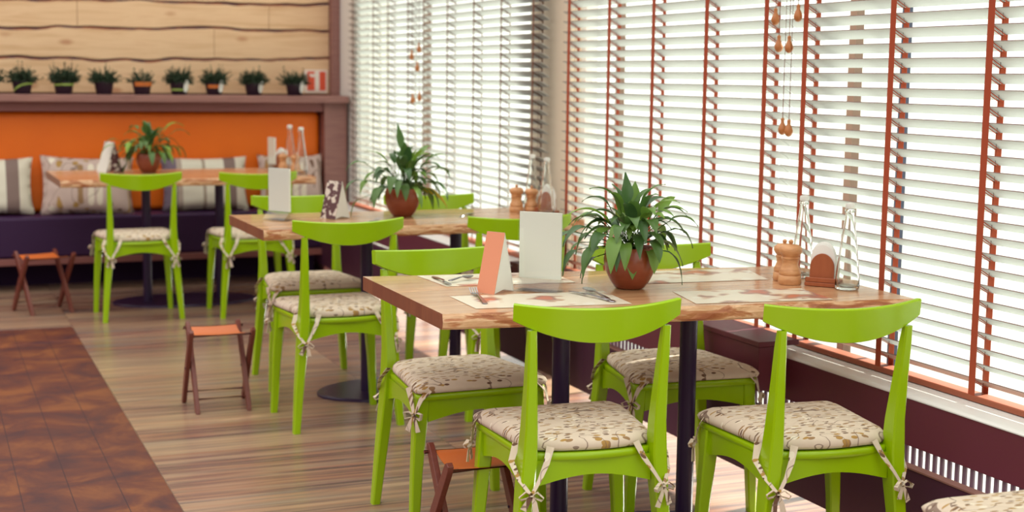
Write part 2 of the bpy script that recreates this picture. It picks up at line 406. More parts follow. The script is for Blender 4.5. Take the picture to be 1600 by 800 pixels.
# back wall: brown panelling behind, live-edge boards above the shelf
struct(MB().span(GX0, 2.85, 9.62, 9.8, -.05, 2.7).build('wall_back', MT['brown']))
random.seed(5)
def wavy(x, s, a): return a*noise.noise(Vector((x*1.7, s*7.3, 0)))+a*.45*noise.noise(Vector((x*6, s*3.1, 2)))
seams = [1.205, 1.425, 1.625, 1.805, 1.99, 2.2, 2.42]
for i in range(len(seams)-1):
    z0, z1 = seams[i], seams[i+1]
    root = empty('trim_%d' % (i+1), (0, 0, 0)); root['kind'] = 'structure'
    cuts = {0: [-3, -.9, .92, 2.614], 1: [-3, -.2, 1.83, 2.614], 2: [-3, .96, 2.2, 2.614], 3: [-3, .2, 1.7, 2.614], 4: [-3, 1.2, 2.614], 5: [-3, .5, 2.614]}[i]
    for k in range(len(cuts)-1):
        a, b_ = cuts[k]+.0015, cuts[k+1]-.0015
        n = max(4, int((b_-a)/.03)); rings = []
        mb = MB()
        for j in range(n+1):
            x = a+(b_-a)*j/n
            lo = z0+.004+(wavy(x, i, .030) if i else 0)+(x-1.2)*.010*(i > 0)
            hi = z1-.015+wavy(x, i+1, .030)+(x-1.2)*.010+wavy(x*2.3, i+9, .008)
            yl = .014+.004*noise.noise(Vector((x*9, i, 5)))
            rings.append([(x, 9.62, lo), (x, 9.575, lo), (x, 9.575, hi), (x, 9.575+yl*.6, hi+.012), (x, 9.62, hi+.014)])
        vs = [Vector(p) for r_ in rings for p in r_]; q = 5
        fs = []; mi = []
        for j in range(n):
            for e in range(q):
                a0 = j*q+e; b0 = j*q+(e+1) % q
                fs.append((a0, b0, b0+q, a0+q)); mi.append(1 if e in (2, 3) else 0)
        fs.append(tuple(range(q))); mi.append(0); fs.append(tuple(range(n*q, n*q+q))); mi.append(0)
        mb.v = [tuple(p) for p in vs]; mb.f = [list(f) for f in fs]; mb.mi = mi
        mb.build('board', [MT['board'], MT['bark']], root)

# shelf ledge and frame around the banquette
struct(MB().span(GX0, 2.655, 9.22, 9.66, 1.155, 1.20).build('trim_7', MT['brown'], bevel=.004))
struct(MB().span(GX0, 2.60, 9.30, 9.66, 1.095, 1.153).build('trim_8', MT['trim_wood'], bevel=.003))
struct(MB().span(2.615, 2.67, 9.50, 9.66, 1.2, 2.6).build('trim_9', MT['brown'], bevel=.003))
struct(MB().span(2.50, 2.655, 9.28, 9.66, 0, 1.155).build('trim_10', MT['brown'], bevel=.003))

# window side: sill, hanging panels with a radiator slot, gap to the floor
PX = 2.45
struct(MB().span(PX+.05, PX+.07, -1.5, 9.27, .345, .4765).build('wall_right_upper', MT['panel'], bevel=.002))
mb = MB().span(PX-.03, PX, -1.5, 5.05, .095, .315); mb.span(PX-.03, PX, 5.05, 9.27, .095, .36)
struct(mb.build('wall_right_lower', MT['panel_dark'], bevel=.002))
# rounded white sill
prof = [(PX+.048, .4770), (PX+.048, .480), (PX+.052, .4845), (PX+.062, .4865), (PX+.215, .4870), (PX+.215, .4770)]
mb = MB(); mb.loft([[Vector((x, y, z)) for x, z in prof] for y in (-1.5, 9.27)])
struct(mb.build('trim_11', MT['sill'], smooth=True))
# radiator cover box that stands proud of the panel
bx = empty('radiator_cover', (2.424, 4.9, .33), 0, 'maroon boxed radiator cover below the blinds beside the middle of the window wall', 'radiator cover')
MB().span(-.012, .078, -1.14, .9, .04, .182).build('front_panel', MT['panel'], bx, bevel=.003)
MB().span(-.018, .13, -1.15, .9, .183, .200).build('top_board', MT['panel'], bx, bevel=.003)
# dark grille bars in the slot; the bright stripes are outdoors between them
rd = empty('radiator', (2.50, 3.6, .0), 0, 'dark ribbed grille in the slot of the maroon panelling, bright outdoors between its bars', 'radiator')
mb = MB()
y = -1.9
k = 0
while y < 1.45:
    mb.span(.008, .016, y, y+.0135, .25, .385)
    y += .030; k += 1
mb.build('grille_bars', MT['radiator'], rd, bevel=.002)
MB().tube([(.03, -1.9, .385), (.03, 1.45, .385)], .012, 10).build('top_tube', MT['radiator'], rd)
MB().tube([(-.02, -.42, .345), (-.012, -.30, .33), (.0, -.22, .30)], .004, 6).build('cable', MT['void'], rd)
mb = MB().span(PX-.033, PX-.002, -1.5, 5.05, .3155, .320)
struct(mb.build('trim_12', MT['brown']))

# column between the two windows, window frames, panes
struct(MB().span(2.69, 2.78, 5.80, 6.26, -.05, 2.7).build('wall_right_column', MT['column'], bevel=.004))
struct(MB().span(2.672, 2.90, 9.10, 9.8, -.05, 2.7).build('wall_right_end', MT['frame']))
def window(name, y0, y1, bars):
    o = empty(name); o['kind'] = 'structure'
    mb = MB()
    for a, b_ in ((y0, y0+.05), (y1-.05, y1)): mb.span(2.74, 2.80, a, b_, 0.03, 2.5)
    mb.span(2.74, 2.80, y0, y1, 2.45, 2.5); mb.span(2.74, 2.80, y0, y1, -.02, .03)
    mb.build('window_frame', MT['frame'], o, bevel=.003)
    for yb, wd, mm in bars: MB().span(2.745, 2.775, yb-wd/2, yb+wd/2, .03, 2.45).build('muntin', mm, o)
    MB().span(2.766, 2.77, y0+.05, y1-.05, .03, 2.45).build('pane', MT['pane'], o)
window('window_1', 1.6, 5.80, [(3.80, .035, MT['muntin']), (3.55, .012, MT['muntin_dark']), (5.45, .025, MT['muntin'])])
window('window_2', 6.26, 9.10, [(7.95, .03, MT['muntin'])])
struct(MB().span(2.86, 30, -12, 40, -.12, -.06).build('ground', MT['ground']))

# ------------------------------------------------------------------ venetian blinds
BX, PITCH, ZB, ZT = 2.632, .043, .4895, 2.32
TILT = R(30)
NS = int((ZT-ZB-.03)/PITCH)
def blind(y0, y1, tapes, cords, label, tw=.0125, tmat=MT['tape']):
    o = empty('venetian_blind', (BX, (y0+y1)/2, ZB), 0, label, 'blind', 'white slatted blinds along the windows')
    yc = (y0+y1)/2; hy = (y1-y0)/2-.002
    mb = MB(); rnd = random.Random(int(y0*100))
    ct, st = math.cos(TILT), math.sin(TILT)
    def P(u, v_): return (u*ct+v_*st, -u*st+v_*ct)       # u outward, v up
    for i in range(NS):
        z = .030+PITCH*(i+.5); dz = rnd.uniform(-.0006, .0006)
        pr = [P(-.025, 0), P(-.012, .0013), P(0, .0018), P(.012, .0013), P(.025, 0), P(.025, -.0026), P(.012, -.0013), P(0, -.0008), P(-.012, -.0013), P(-.025, -.0026)]
        mb.loft([[Vector((x, yy, z+zz+dz)) for x, zz in pr] for yy in (-hy, hy)])
        mb.mi[-3] = 1        # the raw inner edge of each slat
    mb.build('slats', [MT['slat'], MT['slat_edge']], o)
    MB().box(0, 0, .008, .05, 2*hy, .018).build('bottom_rail', MT['rail'], o, bevel=.004)
    MB().box(0, 0, ZT-ZB+.02, .055, 2*hy, .04).build('headrail', MT['rail'], o, bevel=.003)
    a = P(-.0262, 0); b_ = P(.0262, 0); top = ZT-ZB
    for ty in tapes:
        q = ty-yc; tm = MB()
        tm.span(a[0]-.0012, a[0], q-tw, q+tw, .0, top); tm.span(b_[0], b_[0]+.0012, q-tw, q+tw, .0, top)
        for i in range(NS):
            z = .030+PITCH*(i+.5)-.0045
            for dy in (-.009*tw/.0125, .009*tw/.0125):
                tm.add([(a[0], q+dy-.002, z+a[1]), (a[0], q+dy+.002, z+a[1]), (b_[0], q+dy+.002, z+b_[1]), (b_[0], q+dy-.002, z+b_[1]),
                        (a[0], q+dy-.002, z+a[1]-.0015), (a[0], q+dy+.002, z+a[1]-.0015), (b_[0], q+dy+.002, z+b_[1]-.0015), (b_[0], q+dy-.002, z+b_[1]-.0015)],
                       [(0, 1, 2, 3), (7, 6, 5, 4), (0, 4, 5, 1), (1, 5, 6, 2), (2, 6, 7, 3), (3, 7, 4, 0)])
        tp = tm.build('ladder_tape', tmat, o)
        mb = MB().tube([(-.012, q-.02, -.004), (-.016, q-.008, -.009), (-.006, q+.006, -.011), (.004, q+.018, -.004)], .0035, 6)
        mb.build('cord_button', MT['void'], o, smooth=True)
        mb = MB().tube([(0, q-.018, .018), (0, q-.018, top)], .0011, 5); mb.build('lift_cord', MT['cord'], o)
    for cy, zb in cords:
        c = MB().tube([(-.034, cy-yc, zb-ZB+.05), (-.034, cy-yc, top)], .0013, 5).build('pull_cord', MT['cord'], o)
        MB().lathe([(.003, 0), (.009, .004), (.0135, .012), (.0140, .020), (.010, .032), (.0055, .040), (.0062, .052), (.003, .056)], 16, (-.034, cy-yc, zb-ZB)).build('tassel', MT['bead'], c, smooth=True)
    return o
blind(1.7, 3.985, [3.86, 3.42, 3.01, 2.60, 2.18], [(3.935, 1.432), (3.89, 1.53), (3.92, 1.164), (3.957, 1.168)], 'white slatted blind nearest the camera, filling the right edge of the photo')
blind(3.990, 5.715, [5.65, 5.26, 4.88, 4.48, 4.09], [(4.02, 1.523), (3.995, 1.435)], 'white slatted blind behind the big potted lily, just right of the beige column')
blind(5.95, 7.715, [7.58, 7.19, 6.8, 6.43, 6.04], [(7.62, 1.469), (7.65, 1.365), (7.61, 1.20)], 'white slatted blind just left of the beige column', .007, MT['tape_glow_muted'])
blind(7.720, 9.09, [8.98, 8.53, 8.23, 7.85], [(7.75, 1.43), (7.73, 1.185)], 'farthest white slatted blind, beside the orange banquette', .007, MT['tape_glow_muted'])

# ------------------------------------------------------------------ dining chair
def rpoly(corners, n=5):
    """rounded polygon from (x, y, radius)"""
    out = []; k = len(corners)
    for i in range(k):
        p = Vector(corners[i][:2]); a = Vector(corners[i-1][:2]); b_ = Vector(corners[(i+1) % k][:2]); r = corners[i][2]
        da = (a-p).normalized(); db = (b_-p).normalized()
        s = p+da*r; e = p+db*r
        for j in range(n+1):
            u = j/n; q = s*(1-u)**2+p*2*u*(1-u)+e*u*u; out.append((q.x, q.y))
    return out
SEAT = [(-.205, .205, .03), (.205, .205, .03), (.190, -.150, .03), (.10, -.205, .09), (-.10, -.205, .09), (-.190, -.150, .03)]
SEAT = [(-.208, .202, .028), (.208, .202, .028), (.176, -.158, .045), (.0, -.202, .14), (-.176, -.158, .045)]
def grow(pts, s, dx=0):
    return [(x*s, y*s) for x, y in pts]
def chair_parts(root, m=MT['green']):
    seat_poly = rpoly(SEAT, 6)
    MB().loft([[Vector((x*.985, y*.985, .413)) for x, y in seat_poly], [Vector((x, y, .418)) for x, y in seat_poly],
               [Vector((x, y, .427)) for x, y in seat_poly], [Vector((x*.985, y*.985, .431)) for x, y in seat_poly]]).build('seat', m, root, smooth=True, angle=50)
    # crest rail
    rings = []
    n = 28
    for i in range(n+1):
        t_ = -1+2*i/n; x = .213*t_
        y = -.222+.050*t_*t_; top = .809-.011*(1-t_*t_)
        bot = .712+.054*abs(t_)**2.0
        nx = -2*.050*t_/.213; nl = math.hypot(nx, 1); nx, ny = nx/nl, 1/nl
        th = .0105-.002*abs(t_)
        lean = -.010
        def pt(s_, z): return Vector((x+nx*th*s_, y+ny*th*s_+lean*(z-.71)/.09, z))
        rings.append([pt(-1, bot+.002), pt(-.6, bot), pt(.6, bot), pt(1, bot+.002), pt(1, top-.003), pt(.6, top), pt(-.6, top), pt(-1, top-.003)])
    MB().loft(rings).build('crest_rail', m, root, smooth=True, angle=45)
    def leg(sections):
        rings = []
        for z, x, y, sx_, sy_ in sections:
            c = .004
            pr = [(-sx_+c, -sy_), (sx_-c, -sy_), (sx_, -sy_+c), (sx_, sy_-c), (sx_-c, sy_), (-sx_+c, sy_), (-sx_, sy_-c), (-sx_, -sy_+c)]
            rings.append([Vector((x+a, y+b_, z)) for a, b_ in pr])
        return MB().loft(rings)
    for s_ in (-1, 1):
        leg([(0, s_*.206, -.188, .013, .015), (.16, s_*.193, -.176, .0155, .021), (.34, s_*.176, -.166, .018, .028), (.42, s_*.170, -.166, .0185, .029),
             (.50, s_*.168, -.172, .0158, .025), (.62, s_*.170, -.186, .013, .018), (.70, s_*.172, -.196, .0115, .0145), (.745, s_*.173, -.202, .0105, .010)]).build('rear_leg', m, root, smooth=True, angle=35)
        leg([(0, s_*.207, .176, .013, .013), (.2, s_*.198, .172, .016, .016), (.36, s_*.186, .168, .020, .019), (.414, s_*.183, .166, .021, .020)]).build('front_leg', m, root, smooth=True, angle=35)
    def apron(p0, p1, th=.010):
        p0 = Vector(p0); p1 = Vector(p1); d = (p1-p0); nn = Vector((-d.y, d.x)).normalized()*th; rings = []
        for i in range(13):
            u = i/12; q = p0+d*u; zb = .345+.026*math.sin(PI*u)
            rings.append([Vector((q.x-nn.x, q.y-nn.y, zb)), Vector((q.x+nn.x, q.y+nn.y, zb)), Vector((q.x+nn.x, q.y+nn.y, .4135)), Vector((q.x-nn.x, q.y-nn.y, .4135))])
        return MB().loft(rings)
    apron((-.165, .172), (.165, .172)).build('front_apron', m, root, smooth=True)
    apron((-.155, -.158), (.155, -.158)).build('rear_apron', m, root, smooth=True)
    for s_ in (-1, 1): apron((s_*.184, .150), (s_*.169, -.142)).build('side_apron', m, root, smooth=True)

def cushion(root, seed, lift=0):
    rnd = random.Random(seed)
    poly = rpoly([(-.216, .210, .035), (.216, .210, .035), (.172, -.135, .03), (.140, -.160, .03), (0, -.192, .12), (-.140, -.160, .03), (-.172, -.135, .03)], 6)
    rings = []
    for sc, z in ((.93, .4325), (.985, .436), (1.0, .445), (.985, .455), (.94, .4635), (.86, .468), (.70, .470), (.48, .4715), (.25, .472), (.06, .472)):
        rr = []
        for x, y in poly:
            nz = noise.noise(Vector((x*14+seed*3.1, y*14, seed)))*.0045+noise.noise(Vector((x*34, y*34+seed, 3)))*.0014
            k = 1+.016*noise.noise(Vector((x*10, y*10, seed+4)))
            # soft edge follows the seat: the front corners droop a little
            dr = -.006*max(0, (abs(x)+abs(y)-.36))/.06*(sc > .9)
            rr.append(Vector((x*sc*k, y*sc*k, z+lift+(nz if z > .45 else nz*.3)+max(dr, -.008)*(z > .45))))
        rings.append(rr)
    c = MB().loft(rings).build('seat_cushion', MT['fabric'], root, smooth=True, angle=80)
    def tie(pts_a, pts_b, knot, outw, var):
        mb = MB(); k = Vector(knot); o_ = Vector(outw).normalized(); s_ = Vector((-o_.y, o_.x, 0))
        for pts in (pts_a, pts_b):
            if pts: mb.ribbon([Vector(p) for p in pts]+[k], [.020, .015, .010][:len(pts)]+[.008], s_)
        mb.tube([k+Vector((0, 0, .006)), k+o_*.003, k-Vector((0, 0, .006))], [.004, .007, .004], 6)
        for sg in (-1, 1):
            lp = [k, k+s_*sg*.014+Vector((0, 0, .010))+o_*.004, k+s_*sg*.030+Vector((0, 0, .002+.006*var))+o_*.007, k+s_*sg*.026+Vector((0, 0, -.010))+o_*.006, k+s_*sg*.010+Vector((0, 0, -.006)), k]
            mb.ribbon(lp, [.006, .010, .012, .012, .009, .006], o_)
            dn = rnd.uniform(.035, .06)
            mb.ribbon([k, k+s_*sg*.008+Vector((0, 0, -dn*.4))+o_*.005, k+s_*sg*rnd.uniform(.008, .022)+Vector((0, 0, -dn))+o_*.004], [.006, .012, .016], s_)
        mb.build('cushion_tie', MT['fabric'], c, smooth=True, angle=60)
    for sg in (-1, 1):
        tie([(sg*.170, .208, .446), (sg*.196, .206, .42)], [(sg*.214, .150, .446), (sg*.216, .172, .42)], (sg*.214, .196, .372), (sg*.8, .6, 0), rnd.uniform(-1, 1))
        tie([(sg*.112, -.172, .448), (sg*.128, -.190, .41), (sg*.150, -.206, .375)], [(sg*.184, -.120, .448), (sg*.204, -.145, .41), (sg*.196, -.186, .375)], (sg*.172, -.212, .340), (sg*.3, -1, 0), rnd.uniform(-1, 1))
    return c

protos = []
for k in range(2):
    r_ = empty('dining_chair', (0, 0, 0), 0, 'x', 'chair', 'lime green dining chairs')
    chair_parts(r_); cushion(r_, 3+k*5)
    protos.append(r_)
# x, y, turn, label
CH = [
 (1.530, 3.260, -6, 'lime green chair in front of the nearest table, directly over the tan folding stool'),
 (2.103, 3.062, -6, 'lime green chair in front of the nearest table, closest to the window blinds'),
 (1.500, 4.015, 181, 'lime green chair behind the left end of the nearest table, facing the camera'),
 (2.180, 3.905, 175, 'lime green chair behind the nearest table, half hidden by its lily'),
 (1.478, 5.335, 0, 'lime green chair before the middle table, nearest the lone folding stool'),
 (2.165, 5.290, -2, 'lime green chair before the middle table, half hidden by the peach tent card'),
 (1.560, 6.060, 179, 'lime green chair on the far side of the middle table, behind its blank menu board'),
 (2.135, 5.940, 178, 'lime green chair across the middle table, right of its lily'),
 (1.092, 8.020, 1, 'lime green chair at the farthest table, in front of its lily'),
 (1.712, 7.950, 1, 'lime green chair at the far table, right one, partly behind the blank menu board'),
 (2.140, 2.170, -5, 'lime green chair at the bottom right corner, only its cushion corner in view'),
]
for i, (x, y, a, lab) in enumerate(CH):
    o = protos[i] if i < 2 else copy_tree(protos[i % 2])
    o.location = (x, y, 0); o.rotation_euler = (0, 0, R(a)); o['label'] = lab

# ------------------------------------------------------------------ tables
def table(corners, poles, base_c, base_r, seed, label, rz=0):
    cx = sum(c[0] for c in corners)/4; cy = sum(c[1] for c in corners)/4
    root = empty('dining_table', (cx, cy, 0), 0, label, 'table', 'live edge dining tables')
    FLc, NLc, NRc, FRc = [Vector((c[0]-cx, c[1]-cy)) for c in corners]
    z0, z1 = .709, .75
    def edge(a, b_, n, amp, sd):
        out = []
        for i in range(n):
            u = i/n; q = a.lerp(b_, u); d = (b_-a).normalized(); nn = Vector((d.y, -d.x))
            w_ = amp*noise.noise(Vector((u*6, sd, seed)))+amp*.4*noise.noise(Vector((u*22, sd, seed+2)))
            w_ *= min(1, 8*u, 8*(1-u))
            out.append((q+nn*w_, nn))
        return out
    ring = edge(FLc, NLc, 4, 0, 1)+edge(NLc, NRc, 60, .010, 2)+edge(NRc, FRc, 4, 0, 3)+edge(FRc, FLc, 60, .010, 4)
    live = [False]*4+[True]*60+[False]*4+[True]*60
    layers = []
    for li, (z, dn) in enumerate(((z0, -.004), (z0+.006, .002), ((z0+z1)/2, .004), (z1-.006, .001), (z1, -.002))):
        layers.append([Vector((q.x+(nn.x*dn if lv else 0)+(nn.x*.003*noise.noise(Vector((q.x*20, li, seed))) if lv else 0),
                               q.y+(nn.y*dn if lv else 0)+(nn.y*.004*noise.noise(Vector((q.x*20, li, seed+3))) if lv else 0), z)) for (q, nn), lv in zip(ring, live)])
    mb = MB(); nr = len(ring)
    for l in layers: mb.v += [tuple(p) for p in l]
    for li in range(4):
        for j in range(nr):
            a = li*nr+j; b_ = li*nr+(j+1) % nr
            mb.f.append([a, b_, b_+nr, a+nr]); mb.mi.append(1 if (live[j] and li < 4) else 2)
    mb.f.append(list(range(nr))); mb.mi.append(0); mb.f.append(list(range(4*nr, 5*nr))); mb.mi.append(0)
    mb.build('tabletop', [MT['table'], MT['edge'], MT['endgrain']], root)
    for px, py in poles:
        MB().lathe([(.026, .012), (.0255, .70)], 24, (px-cx, py-cy, 0)).build('pedestal_pole', MT['steel_black'], root, smooth=True)
        MB().box(px-cx, py-cy, .7035, .16, .16, .008).build('mounting_plate', MT['steel_black'], root)
    n = 56
    mb = MB()
    mb.loft([[Vector((base_c[0]-cx+base_r[0]*s*math.cos(2*PI*k/n), base_c[1]-cy+base_r[1]*s*math.sin(2*PI*k/n), z)) for k in range(n)] for s, z in ((1, 0), (1, .008), (.985, .013))])
    mb.build('base_plate', MT['steel_black'], root, smooth=True)
    return root
table([(1.206, 4.048), (1.203, 3.338), (2.53, 3.165), (2.56, 3.87)], [(1.673, 3.64), (2.077, 3.62)], (1.875, 3.63), (.36, .19), 1, 'live edge wooden table nearest the camera, set with paper placemats and a peach tent card')
table([(1.198, 5.991), (1.204, 5.366), (2.58, 5.40), (2.59, 6.00)], [(1.721, 5.72), (2.12, 5.72)], (1.92, 5.73), (.41, .235), 2, 'live edge wooden table in the middle row, behind the nearest table')
table([(.69, 8.93), (.703, 8.13), (2.13, 8.10), (2.14, 8.93)], [(1.206, 8.45), (1.632, 8.45)], (1.42, 8.44), (.42, .24), 3, 'farthest wooden table, in front of the orange banquette')

# ------------------------------------------------------------------ folding stools
def stool(loc, a, wx, dy, label, first=None):
    o = empty('folding_stool', (loc[0], loc[1], 0), R(a), label, 'stool', 'folding stools with orange leather seats')
    hx, hy, hz = wx/2, dy/2, .33
    for sx_ in (-1, 1):
        for k, sy_ in enumerate((-1, 1)):
            xo = sx_*hx+(.010 if k else -.010)*sx_
            rings = []
            p0 = Vector((xo, sy_*(hy+.0), 0)); p1 = Vector((xo, -sy_*hy, hz))
            d = (p1-p0).normalized(); nn = Vector((0, -d.z, d.y))
            for u, wd in ((0, .013), (.06, .0145), (.5, .018), (.93, .0155), (.985, .0135), (1.01, .008)):
                q = p0.lerp(p1, u)
                off = Vector((0, .010*math.sin(PI*u)*sy_, 0))
                rings.append([q+off+Vector((e*.0085, 0, 0))+nn*wd*f for e, f in ((-1, -1), (1, -1), (1, 1), (-1, 1))])
            rings[0] = [Vector((p.x, p.y, 0)) for p in rings[0]]
            MB().loft(rings).build('leg', MT['mahogany'], o, bevel=.002)
        MB().tube([(sx_*(hx-.022), 0, hz*.5), (sx_*(hx+.022), 0, hz*.5)], .004, 8).build('pivot_bolt', MT['steel_black'], o)
    for sy_ in (-1, 1):
        MB().tube([(-hx-.01, sy_*hy*.93, hz-.018), (hx+.01, sy_*hy*.93, hz-.018)], .0055, 10).build('seat_rod', MT['mahogany'], o, smooth=True)
        MB().tube([(-hx, sy_*hy*.70, .052), (hx, sy_*hy*.70, .052)], .0045, 10).build('stretcher', MT['mahogany'], o, smooth=True)
    rings = []
    for i in range(17):
        u = -1+i/8; z = hz-.0115-.022*(1-u*u)
        y = u*hy*.93
        if i in (0, 16): z -= .006
        rings.append([Vector((x*(hx-.020), y, z+dz)) for x, dz in ((-1, 0), (-.5, -.002), (0, -.003), (.5, -.002), (1, 0), (1, .0028), (.5, .001), (0, 0), (-.5, .001), (-1, .0028))])
    MB().loft(rings).build('sling_seat', MT['stool_leather'], o, smooth=True)
    return o
stool((1.085, 5.69), -1, .225, .225, 'small folding stool with orange leather seat, standing alone on the open floor')
stool((1.378, 3.53), -1, .222, .225, 'small folding stool with tan leather seat tucked beneath the nearest foreground chair')
stool((.615, 8.32), 17, .245, .235, 'small folding stool with orange leather seat at the far left before the banquette')

# ------------------------------------------------------------------ banquette, pillows
bq = empty('banquette', (0, 9.3, 0), 0, 'long banquette with orange padded backrest and dark aubergine seat along the back wall', 'bench')
MB().span(-2.9, 2.50, -.20, .14, .205, .455).build('seat_base', MT['leather_dark'], bq, bevel=.018, seg=3)
rings = []
MB().span(-2.9, 2.495, .08, .24, .458, 1.092).build('backrest', MT['orange'], bq, bevel=.035, seg=5)
MB().span(-2.9, 2.50, -.23, -.20, .165, .205).build('foot_rail', MT['trim_wood'], bq, bevel=.003)
MB().span(-2.9, 2.45, .08, .26, 0, .204).build('recess_shade', MT['void'], bq)  # dark block standing in for the shaded recess under the seat
for x in (.2, 2.44): MB().span(x, x+.04, -.22, -.16, 0, .164).build('support_leg', MT['trim_wood'], bq, bevel=.003)

def pillow(loc, wx, hz, mtl, label, ry=0, lean=18, seed=0, rz=0):
    n = 18; mb = MB(); idx = {}
    vs = []; fs = []
    for side in (-1, 1):
        for i in range(n+1):
            for j in range(n+1):
                u, v_ = -1+2*i/n, -1+2*j/n
                th = .060*((1-u**4)*(1-v_**4))**.45
                pin = 1-.10*(1-u*u)*0
                x = u*wx/2*(1-.07*(1-v_*v_)); z = v_*hz/2*(1-.09*(1-u*u))
                vs.append(Vector((x, side*th+.006*noise.noise(Vector((u*3, v_*3, seed+side))), z)))
        o_ = 0 if side == -1 else (n+1)**2
        for i in range(n):
            for j in range(n):
                a = o_+i*(n+1)+j; fs.append((a, a+1, a+n+2, a+n+1))
    mb.add(vs, fs)
    o = mb.build('throw_pillow', mtl, smooth=True, angle=180)
    bm = bmesh.new(); bm.from_mesh(o.data); bmesh.ops.remove_doubles(bm, verts=bm.verts, dist=.0004); bmesh.ops.recalc_face_normals(bm, faces=bm.faces); bm.to_mesh(o.data); bm.free()
    o.location = loc; o.rotation_euler = (-R(lean), R(ry), R(rz)); return tag(o, label, 'pillow', 'throw pillows on the banquette')
pillow((.36, 9.285, .635), .57, .36, MT['stripe'], 'striped pillow at the far left end of the banquette', 0, 12, 1)
pillow((.965, 9.275, .630), .57, .38, MT['fabric_pillow'], 'leaf print pillow on the banquette beside the left striped pillow', 2, 14, 2)
pillow((1.70, 9.285, .628), .56, .36, MT['stripe'], 'striped pillow on the banquette between the two far chairs', 0, 12, 3)
pillow((2.27, 9.28, .632), .44, .37, MT['fabric_pillow'], 'leaf print pillow at the right end of the banquette near the window', 0, 12, 4)

# ------------------------------------------------------------------ potted lilies
def lily(loc, seed, nl, label, spread=1.0, extra=(), scale=1.0, yellow=None):
    root = empty('potted_lily', loc, 0, label, 'potted plant', 'peace lilies in glazed pots')
    root.scale = (scale,)*3
    MB().lathe([(.034, 0), (.040, .002), (.052, .018), (.064, .042), (.0705, .066), (.0715, .082), (.069, .098), (.0655, .110), (.0635, .1125), (.061, .110), (.062, .100), (.060, .09)], 40, cap=True).build('pot', MT['pot'], root, smooth=True, angle=70)
    MB().lathe([(.0615, .088), (.0615, .0985), (.03, .102)], 24).build('soil', MT['soil'], root, smooth=True)
    rnd = random.Random(seed)
    lm = MB(); tones = []
    def leaf(az, el, lp, lb, wd, droop, tone, yel=0, twist=0):
        d = Vector((math.cos(az)*math.cos(el), math.sin(az)*math.cos(el), math.sin(el)))
        p = Vector((rnd.uniform(-.018, .018), rnd.uniform(-.018, .018), .098)); pts = [p.copy()]
        ns = 6; cur = d.copy()
        for i in range(ns):
            p = p+cur*lp/ns; cur = (cur+Vector((0, 0, -.05*droop))).normalized(); pts.append(p.copy())
        v0 = len(lm.v); lm.tube(pts, [.0017]*len(pts), 5)
        tones.extend([(min(1, tone+.25), 0)]*(len(lm.v)-v0))
        # blade
        nb = 9; hor = Vector((math.cos(az), math.sin(az), 0)); side0 = Vector((-math.sin(az), math.cos(az), 0))
        side0 = (side0*math.cos(twist)+Vector((0, 0, 1))*math.sin(twist)).normalized()
        vs = []
        for i in range(nb+1):
            t_ = i/nb; wv = wd*(math.sin(PI*min(1, t_**.75*.98+.02))**.9)*(1-.25*t_)+.0004
            side = (side0-cur*side0.dot(cur)).normalized(); nn = side.cross(cur).normalized()
            if nn.z < 0: nn = -nn
            fold = .28
            rip = .0015*math.sin(t_*9+seed)
            vs += [p-side*wv+nn*(wv*fold+rip), p-side*wv*.5+nn*wv*fold*.30, p.copy(), p+side*wv*.5+nn*wv*fold*.30, p+side*wv+nn*(wv*fold-rip)]
            p = p+cur*lb/nb; cur = (cur+Vector((0, 0, -.17*droop))).normalized()
        fs = []
        for i in range(nb):
            for j in range(4): a = i*5+j; fs.append((a, a+1, a+6, a+5))
        lm.add(vs, fs); tones.extend([(tone, yel)]*len(vs))
    for i in range(nl):
        az = rnd.uniform(0, 2*PI); q = rnd.random()
        el = R(82-58*q+rnd.uniform(-8, 8)); 
        lp = rnd.uniform(.05, .115)*(.8+.35*spread); lb = rnd.uniform(.080, .128)
        tone = rnd.choice([.05, .2, .1, .35, .55, .25, .9 if rnd.random() < .4 else .1])
        leaf(az, el, lp, lb, rnd.uniform(.013, .0215), .75+.9*q+rnd.uniform(0, .6), tone)
    for e in extra: leaf(*e)
    o = lm.build('foliage', MT['leaf'], root, smooth=True, angle=80)
    ca = o.data.color_attributes.new('tone', 'FLOAT_COLOR', 'POINT')
    for i, (a, b_) in enumerate(tones): ca.data[i].color = (a, b_, 0, 1)
    return root
# az measured from +X; camera sees +X (window) to the right
lily((1.862, 3.59, .751), 11, 64, 'potted lily in a round brown pot on the nearest table', 1.0,
     [(R(100), R(84), .13, .085, .021, .1, .12, 0, .2), (R(60), R(82), .12, .07, .017, .2, .55, 0, .3), (R(165), R(30), .15, .10, .018, 1.4, .15), (R(185), R(18), .16, .09, .014, 1.8, .1),
      (R(200), R(24), .13, .10, .019, 2.0, .2), (R(-10), R(35), .14, .09, .013, 1.6, .15), (R(-25), R(48), .13, .085, .017, 1.2, .3), (R(20), R(50), .14, .08, .014, .5, .7, 0, 1.1),
      (R(-100), R(25), .04, .085, .021, 2.6, .6), (R(-80), R(30), .05, .075, .020, 2.6, .75), (R(-60), R(50), .07, .09, .021, 1.5, .3), (R(-125), R(55), .09, .085, .020, 1.2, .25),
      (R(150), R(45), .13, .09, .018, 1.1, .1), (R(170), R(8), .11, .09, .016, 1.8, .1), (R(75), R(70), .10, .085, .024, .5, .7, 0, .2), (R(-70), R(65), .09, .10, .023, 1.2, .8), (R(-20), R(58), .12, .09, .022, 1.1, .75)], scale=1.06)
